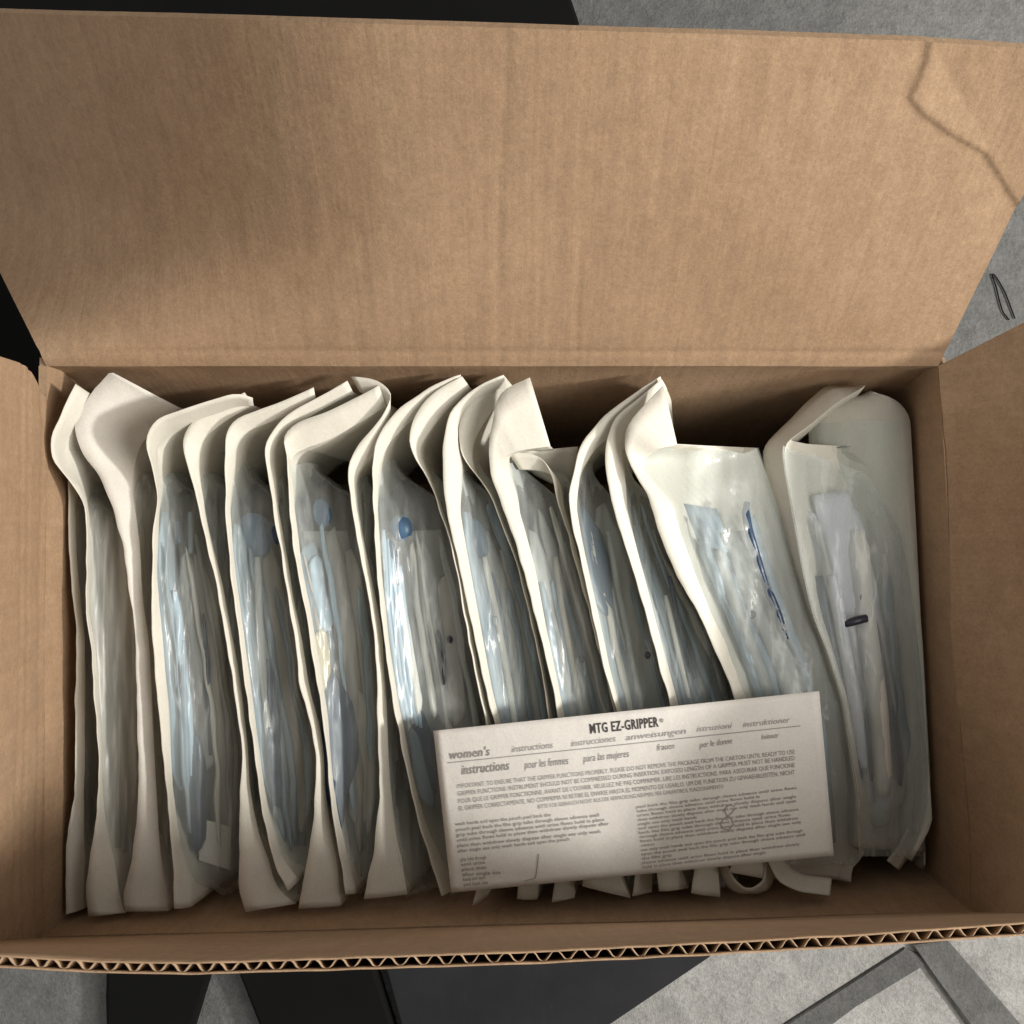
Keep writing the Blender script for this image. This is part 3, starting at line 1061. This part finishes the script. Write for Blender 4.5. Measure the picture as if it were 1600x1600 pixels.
blob(s, 'funnel_tip', 503, 802, 15, 22, 'blue', .0025, 0.2, 0.35)
strip(s, 'folded_glove', [(490, 870), (500, 930), (512, 985)], 22, 'blue_pale', .003)
strip(s, 'wipe_packet', [(500, 985), (505, 1030), (509, 1080)], [22, 26, 20], 'tan', .003, 0.8)
strip(s, 'blue_packet', [(524, 1052), (528, 1090), (531, 1140), (532, 1180), (528, 1215), (524, 1255), (532, 1290)], [16, 42, 56, 58, 46, 26, 12], 'blue_dark', .0004, 0.8, curl=0.002)
strip(s, 'instruction_card', [(560, 1080), (562, 1180), (560, 1290)], 30, 'offwhite', .006, 0.8)
s = PP[9]
for k in range(5):
    pipe(s, 'glove_cuff_fold', [(599 + 6.5 * k, 828 + 14 * k), (606 + 6.5 * k, 950), (619 + 6.5 * k, 1060), (632 + 6.5 * k, 1125 + 3 * k)], 3.8, 'blue_pale', .002)
blob(s, 'funnel_tip', 627, 825, 18, 21, 'blue', .002, 0.1)
strip(s, 'dark_sleeve', [(612, 845), (618, 890), (622, 915)], 12, 'blue_dark', .0005, 0.6)
strip(s, 'folded_wrap', [(624, 925), (636, 1000), (650, 1080), (655, 1115)], 14, 'offwhite', .0005, 0.6)
strip(s, 'catheter_sleeve', [(650, 1100), (662, 1160), (672, 1240)], [18, 34, 24], 'blue_dark', .003, 0.8)
strip(s, 'folded_glove', [(646, 1140), (656, 1200), (670, 1258)], [16, 22, 26], 'slate', .001, 0.8)
strip(s, 'folded_wrap', [(643, 850), (652, 950), (668, 1040), (680, 1120)], 9, 'offwhite', .001, 0.6)
strip(s, 'folded_wrap', [(655, 850), (668, 930), (690, 1040), (700, 1130)], 34, 'grey', .004, 0.8)
strip(s, 'folded_wrap', [(694, 900), (706, 1000), (716, 1130)], 26, 'taupe', .003, 0.8)
strip(s, 'dark_slot', [(684, 985), (690, 1030), (694, 1070)], [5, 11, 6], 'black', .0, 0.5)
blob(s, 'print_dot', 703, 999, 5, 7, 'black', .0)
s = PP[11]
blob(s, 'funnel_tip', 747, 842, 14, 34, 'blue', .004, 0.25)
pipe(s, 'catheter_tube', [(757, 870), (776, 960), (798, 1080), (806, 1140)], 5, 'offwhite', .004)
blob(s, 'print_dot', 774, 970, 4, 8, 'slate', .002)
s = PP[13]
blob(s, 'print_dot', 909, 1030, 6, 6, 'black', .001)
pipe(s, 'catheter_tube', [(868, 870), (878, 950), (896, 1050), (912, 1130)], 5, 'taupe', .002)
s = PP[15]
strip(s, 'blue_sleeve', [(912, 792), (926, 835), (936, 880), (946, 960)], [8, 30, 34, 26], 'blue', .002, 0.6)
pipe(s, 'catheter_tube', [(950, 830), (968, 930), (990, 1040), (1004, 1110)], 5, 'grey', .002)
s = PP[16]
blob(s, 'print_dot', 1012, 1024, 5, 6, 'black', .0)
pipe(s, 'catheter_tube', [(1046, 900), (1062, 980), (1086, 1060)], 4, 'blue_dark', .002)
pipe(s, 'catheter_tube', [(1040, 930), (1060, 1020), (1076, 1090)], 4, 'offwhite', .002)
s = PP[17]
pipe(s, 'blue_tube', [(1167, 786), (1165, 800), (1170, 830), (1180, 862), (1192, 905), (1212, 950), (1228, 1000)], 7, 'blue_dark', .0016)
blob(s, 'print_dot', 1175, 960, 6, 7, 'black', .002)
pipe(s, 'catheter_tube', [(1120, 860), (1140, 930), (1175, 1020), (1200, 1090)], 12, 'grey', .006)
pipe(s, 'catheter_tube', [(1095, 845), (1118, 900), (1160, 1000), (1186, 1080)], 9, 'blue_pale', .006)
strip(s, 'folded_wrap', [(1148, 1040), (1160, 1080), (1176, 1130)], 14, 'offwhite', .003, 0.6)
s = PP[18]
dz_ = max(inner_z(s, x_, 970, 0.0) for x_ in (1318, 1328, 1340, 1355)) - 0.0012
v, f = tube([at(x_, y_, dz_) for x_, y_ in ((1318, 975), (1319, 975), (1336, 970.5), (1354, 966), (1355, 966))], [0.0016, 0.0023, 0.0024, 0.0023, 0.0016], 10)
mesh_obj('print_dash', v, f, MAT['black'], s.root)
pipe(s, 'catheter_tube', [(1300, 900), (1318, 1000), (1340, 1120), (1352, 1200)], 10, 'lilac', .004)
pipe(s, 'catheter_tube', [(1340, 830), (1352, 960), (1372, 1100), (1380, 1240)], 16, 'offwhite', .006)
pipe(s, 'catheter_tube', [(1280, 900), (1300, 1010), (1330, 1120), (1342, 1230)], 9, 'blue_dark', .007)
pipe(s, 'catheter_tube', [(1352, 1110), (1358, 1160), (1362, 1220)], 3.5, 'black', .001)
blob(s, 'drainage_cap', 1372, 1270, 26, 22, 'grey', .010, 0.0, 0.4)

# ------------------------------------------------------------------ the two flat pouches against the right wall
def back_pouch(E, S, zE, zS, label, down):
    r = resample(np.column_stack([np.array(E, float), np.array(S, float)]), 60, 2)
    mid = at(r[30, 2], r[30, 3], -0.11)
    root = empty('sterile_pouch', (mid[0], mid[1], -0.115), label, 'pouch', G)
    v = []
    for k in range(60):
        a = at(r[k, 0], r[k, 1], zE)
        b = at(r[k, 2], r[k, 3], zS)
        for u in np.linspace(0, 1, 7):
            p = a * (1 - u) + b * u
            p[2] += 0.003 * math.sin(u * math.pi) + 0.002 * noise.noise(Vector((k * 0.06, u * 2, zE * 100)))
            v.append(clamp_in(p))
        for dz in (0.012, 0.035, down):
            v.append(clamp_in(b + np.array([0.006 * dz / down, 0, -dz])))
    mesh_obj('paper_backing', v, grid_faces(60, 10), MAT['paper'], root, True, 0.00045, 0.0)
    f = []
    for k in range(8, 58):
        a = at(r[k, 0] + 4, r[k, 1], zE)
        b = at(r[k, 2] - 14, r[k, 3], zS)
        for u in np.linspace(0, 1, 9):
            p = a * (1 - u) + b * u
            p[2] += 0.0012 + 0.006 * math.sin(u * math.pi) + 0.001 * noise.noise(Vector((k * 0.1, u * 6, 5)))
            f.append(clamp_in(p))
    mesh_obj('clear_film', f, grid_faces(50, 9), MAT['film'], root)
    return root


back_pouch([(1345, 613), (1300, 618), (1272, 634), (1262, 668), (1268, 724), (1300, 800), (1320, 900), (1335, 1050), (1345, 1200), (1375, 1290), (1392, 1322)],
           [(1362, 612), (1392, 620), (1414, 636), (1424, 662), (1427, 720), (1436, 820), (1448, 930), (1460, 1060), (1468, 1190), (1462, 1280), (1424, 1345)],
           -0.062, -0.034, 'rounded paper end pouch behind the large right end pouch', 0.07)
back_pouch([(1360, 640), (1362, 700), (1366, 760), (1380, 860), (1400, 1000), (1410, 1150), (1410, 1280), (1418, 1345)],
           [(1426, 660), (1430, 710), (1438, 780), (1448, 880), (1462, 1020), (1472, 1170), (1472, 1295), (1446, 1360)],
           -0.076, -0.046, 'rearmost pouch, only its thin edge showing along the right wall', 0.06)


# ------------------------------------------------------------------ curled paper tails by the front wall
def tail(pouch, line, wid, zc, dz, mat='paper'):
    """band of paper seen edge-up: line in photograph pixels, hanging dz below and leaning"""
    L = resample(line, 30, 3)
    v = []
    for k, (x, y) in enumerate(L):
        d = L[min(k + 1, 29)] - L[max(k - 1, 0)]
        d = d / (np.linalg.norm(d) + 1e-6)
        nrm = np.array([-d[1], d[0]])
        for u in np.linspace(0, 1, 5):
            w_ = wid * (u - 0.5)
            v.append(clamp_in(at(x + nrm[0] * w_, y + nrm[1] * w_, zc - dz * u)))
    mesh_obj('curled_end', v, grid_faces(30, 5), MAT[mat], pouch.root, True, 0.0005, 0.0)


tail(PP[17], [(1128, 1352), (1140, 1378), (1160, 1396), (1180, 1396), (1200, 1380), (1204, 1350)], 16, -0.016, 0.010)
tail(PP[18], [(1212, 1340), (1226, 1368), (1252, 1380), (1298, 1386)], 27, -0.020, -0.008)
tail(PP[18], [(1395, 1352), (1412, 1330), (1428, 1300)], 24, -0.040, 0.004)

# ------------------------------------------------------------------ printed leaflet lying on the pouches
TL, TR, BR, BL = (np.array(p, float) for p in ((677, 1142), (1280, 1080), (1303, 1337), (705, 1395)))
ZL = 0.002


def sheet_z(u, v_):
    return ZL + 0.0022 * math.sin(u * 7.0 + 0.6) * (0.4 + 0.6 * v_) - 0.003 * (u - 0.5) ** 2 + 0.0012 * math.sin(v_ * 4 + u * 3)


def sheet_px(u, v_):
    return (TL * (1 - u) + TR * u) * (1 - v_) + (BL * (1 - u) + BR * u) * v_


def sheet_uv(px, py):
    u, v_ = 0.5, 0.5
    for _ in range(8):
        p = sheet_px(u, v_)
        du = (TR - TL) * (1 - v_) + (BR - BL) * v_
        dv = (BL - TL) * (1 - u) + (BR - TR) * u
        e = np.array([px, py]) - p
        det = du[0] * dv[1] - du[1] * dv[0]
        u += (e[0] * dv[1] - e[1] * dv[0]) / det
        v_ += (du[0] * e[1] - du[1] * e[0]) / det
    return u, v_


def sheet_pt(px, py, lift):
    u, v_ = sheet_uv(px, py)
    return at(px, py, sheet_z(u, v_) + lift)


cl = at(*sheet_px(0.5, 0.5), ZL)
leaf = empty('instruction_leaflet', (cl[0], cl[1], ZL - 0.003), 'white folded instruction leaflet with black heading lying across the pouches', 'leaflet')
v = []
for j in range(25):
    for i in range(49):
        u, t = i / 48, j / 24
        p = sheet_px(u, t)
        v.append(at(p[0], p[1], sheet_z(u, t)))
mesh_obj('paper_sheet', v, grid_faces(25, 49), MAT['sheet'], leaf, True, 0.0003, 1.0)


def text_mesh(body, shear=0.0, bold=0.0):
    c = bpy.data.curves.new('lettering', 'FONT')
    c.body = body
    c.size = 1.0
    c.shear = shear
    c.offset = bold
    c.space_character = 1.0 + bold * 6
    c.resolution_u = 2
    o = bpy.data.objects.new('lettering', c)
    col.objects.link(o)
    dg = bpy.context.evaluated_depsgraph_get()
    dg.update()
    me = o.evaluated_get(dg).to_mesh()
    vs = np.array([tuple(q.co)[:2] for q in me.vertices])
    fs = [tuple(p.vertices) for p in me.polygons]
    o.evaluated_get(dg).to_mesh_clear()
    bpy.data.objects.remove(o)
    bpy.data.curves.remove(c)
    return vs, fs


Z7 = 660 / 1600.0


def q7(x, y):
    return np.array([660 + x * Z7, 1060 + y * Z7])


LINES = {}


def put(body, a, b, h, key, shear=0.0, bold=0.0):
    """set a line of type between two baseline points (coordinates of the enlarged leaflet view)"""
    vs, fs = text_mesh(body, shear, bold)
    if not len(vs):
        return
    A, B = q7(*a), q7(*b)
    d = B - A
    n = np.array([d[1], -d[0]])
    n /= np.linalg.norm(n)
    x0, x1 = vs[:, 0].min(), vs[:, 0].max()
    V, Fc = LINES.setdefault(key, ([], []))
    o = len(V)
    for x, y in vs:
        p = A + d * ((x - x0) / (x1 - x0)) + n * (y / 0.70 * h * Z7)
        V.append(sheet_pt(p[0], p[1], 0.00035))
    Fc.extend(tuple(o + k for k in q) for q in fs)


def stroke(pts, w_, key):
    """drawn line on the leaflet"""
    P_ = resample([q7(*p) for p in pts], max(8, 6 * len(pts)), 1 if len(pts) > 2 else 0)
    V, Fc = LINES.setdefault(key, ([], []))
    o = len(V)
    n = len(P_)
    for k in range(n):
        d = P_[min(k + 1, n - 1)] - P_[max(k - 1, 0)]
        d = d / (np.linalg.norm(d) + 1e-6)
        nn = np.array([-d[1], d[0]]) * w_ * Z7 / 2
        for sgn in (-1, 1):
            p = P_[k] + sgn * nn
            V.append(sheet_pt(p[0], p[1], 0.00045))
    for k in range(n - 1):
        Fc.append((o + 2 * k, o + 2 * k + 1, o + 2 * k + 3, o + 2 * k + 2))


put('MTG EZ-GRIPPER', (637, 209), (896, 182), 37, 'heading', 0, 0.02)
put('\u00ae', (899, 168), (915, 166), 15, 'heading')
stroke([(98, 320), (760, 251), (1432, 180)], 3.0, 'rule')
put("women's", (105, 306), (258, 291), 34, 'caption', 0.25, 0.01)
put('instructions', (340, 280), (497, 263), 26, 'faded_caption', 0.3)
put('instrucciones', (565, 258), (735, 238), 25, 'faded_caption', 0.3)
put('anweisungen', (772, 235), (1000, 209), 24, 'faded_caption', 0.3)
put('istruzioni', (1040, 202), (1175, 188), 22, 'faded_caption', 0.3)
put('instruktioner', (1215, 185), (1395, 166), 22, 'faded_caption', 0.3)
put('instructions', (150, 364), (332, 345), 36, 'caption', 0.28, 0.012)
put('pour les femmes', (387, 342), (555, 324), 30, 'caption', 0.3)
put('para las mujeres', (610, 317), (785, 297), 28, 'caption', 0.3)
put('frauen', (890, 273), (956, 266), 24, 'caption', 0.3)
put('per le donne', (1050, 263), (1175, 246), 23, 'caption', 0.3)
put('kvinnor', (1285, 232), (1352, 224), 21, 'caption', 0.3)
BODY = ['IMPORTANT: TO ENSURE THAT THE GRIPPER FUNCTIONS PROPERLY, PLEASE DO NOT REMOVE THE PACKAGE FROM THE CARTON UNTIL READY TO USE',
        'GRIPPER FUNCTIONS: INSTRUMENT SHOULD NOT BE COMPRESSED DURING INSERTION. EXPOSED LENGTH OF A GRIPPER MUST NOT BE HANDLED',
        'POUR QUE LE GRIPPER FONCTIONNE, AVANT DE L\'OUVRIR, VEUILLEZ NE PAS COMPRIMER, LIRE LES INSTRUCTIONS. PARA ASEGURAR QUE FUNCIONE',
        'EL GRIPPER CORRECTAMENTE, NO COMPRIMA NI RETIRE EL ENVASE HASTA EL MOMENTO DE USARLO. UM DIE FUNKTION ZU GEWAEHRLEISTEN, NICHT']
for k, (ln, ya, yb) in enumerate(zip(BODY, (417, 445, 473, 501), (286, 309, 336, 363))):
    put(ln, (133 + 2.4 * k, ya), (1412, yb), 17, 'body', 0, 0.0)
put('BITTE VOR GEBRAUCH NICHT AUS DER VERPACKUNG NEHMEN. PER GARANTIRE IL FUNZIONAMENTO', (440, 493), (1142, 416), 15, 'body')
WORDS = 'wash hands and open the pouch peel back the film grip tube through sleeve advance until urine flows hold in place then withdraw slowly dispose after single use only'.split()


def filler(n, k):
    out, i = [], k * 5
    while len(' '.join(out)) < n:
        out.append(WORDS[i % len(WORDS)])
        i += 1
    return ' '.join(out)


for k, (a, b) in enumerate((((125, 558), (487, 522)), ((130, 579), (670, 523)), ((130, 599), (690, 540)), ((132, 619), (708, 555)), ((133, 640), (675, 585)), ((135, 660), (558, 614)))):
    put(filler(int((b[0] - a[0]) / 9.0), k), a, b, 13, 'column', 0, 0.012)
ends = [1418, 1278, 1416, 1416, 1040, 1425, 1395, 1425, 1436, 880, 1440, 1450, 945, 1430, 1300]
for k, ex_ in enumerate(ends):
    ya = 492 + k * 16.3
    xa = 812 + k * 1.6
    put(filler(int((ex_ - xa) / 9.0), k + 7), (xa, ya), (ex_, ya - 0.121 * (ex_ - xa)), 11, 'column', 0, 0.008)
for k, ex_ in enumerate((240, 236, 240, 294, 236, 246)):
    put(filler(int((ex_ - 145) / 9), k + 2), (145 + 2.4 * k, 692 + 19 * k), (ex_ + 2, 683 + 19 * k), 13, 'column', 0, 0.012)
stroke([(440, 665), (437, 700), (428, 757), (386, 768)], 4.0, 'figure')
stroke([(1185, 484), (1160, 480), (1145, 495), (1150, 515), (1172, 535), (1178, 555), (1160, 574), (1135, 568), (1128, 550), (1142, 532), (1170, 512), (1185, 492)], 3.5, 'figure8')
for key, (V, Fc) in LINES.items():
    nm = {'heading': 'heading_lettering', 'rule': 'ruled_line', 'caption': 'caption_lettering', 'faded_caption': 'faded_caption_lettering',
          'body': 'body_text', 'column': 'column_text', 'figure': 'figure_numeral', 'figure8': 'figure_numeral'}[key]
    mt = {'heading': 'ink', 'rule': 'ink_body', 'caption': 'ink_mid', 'faded_caption': 'ink_pale', 'body': 'ink_body', 'column': 'ink_body', 'figure': 'ink_body', 'figure8': 'ink_body'}[key]
    mesh_obj(nm, V, Fc, MAT[mt], leaf, False)
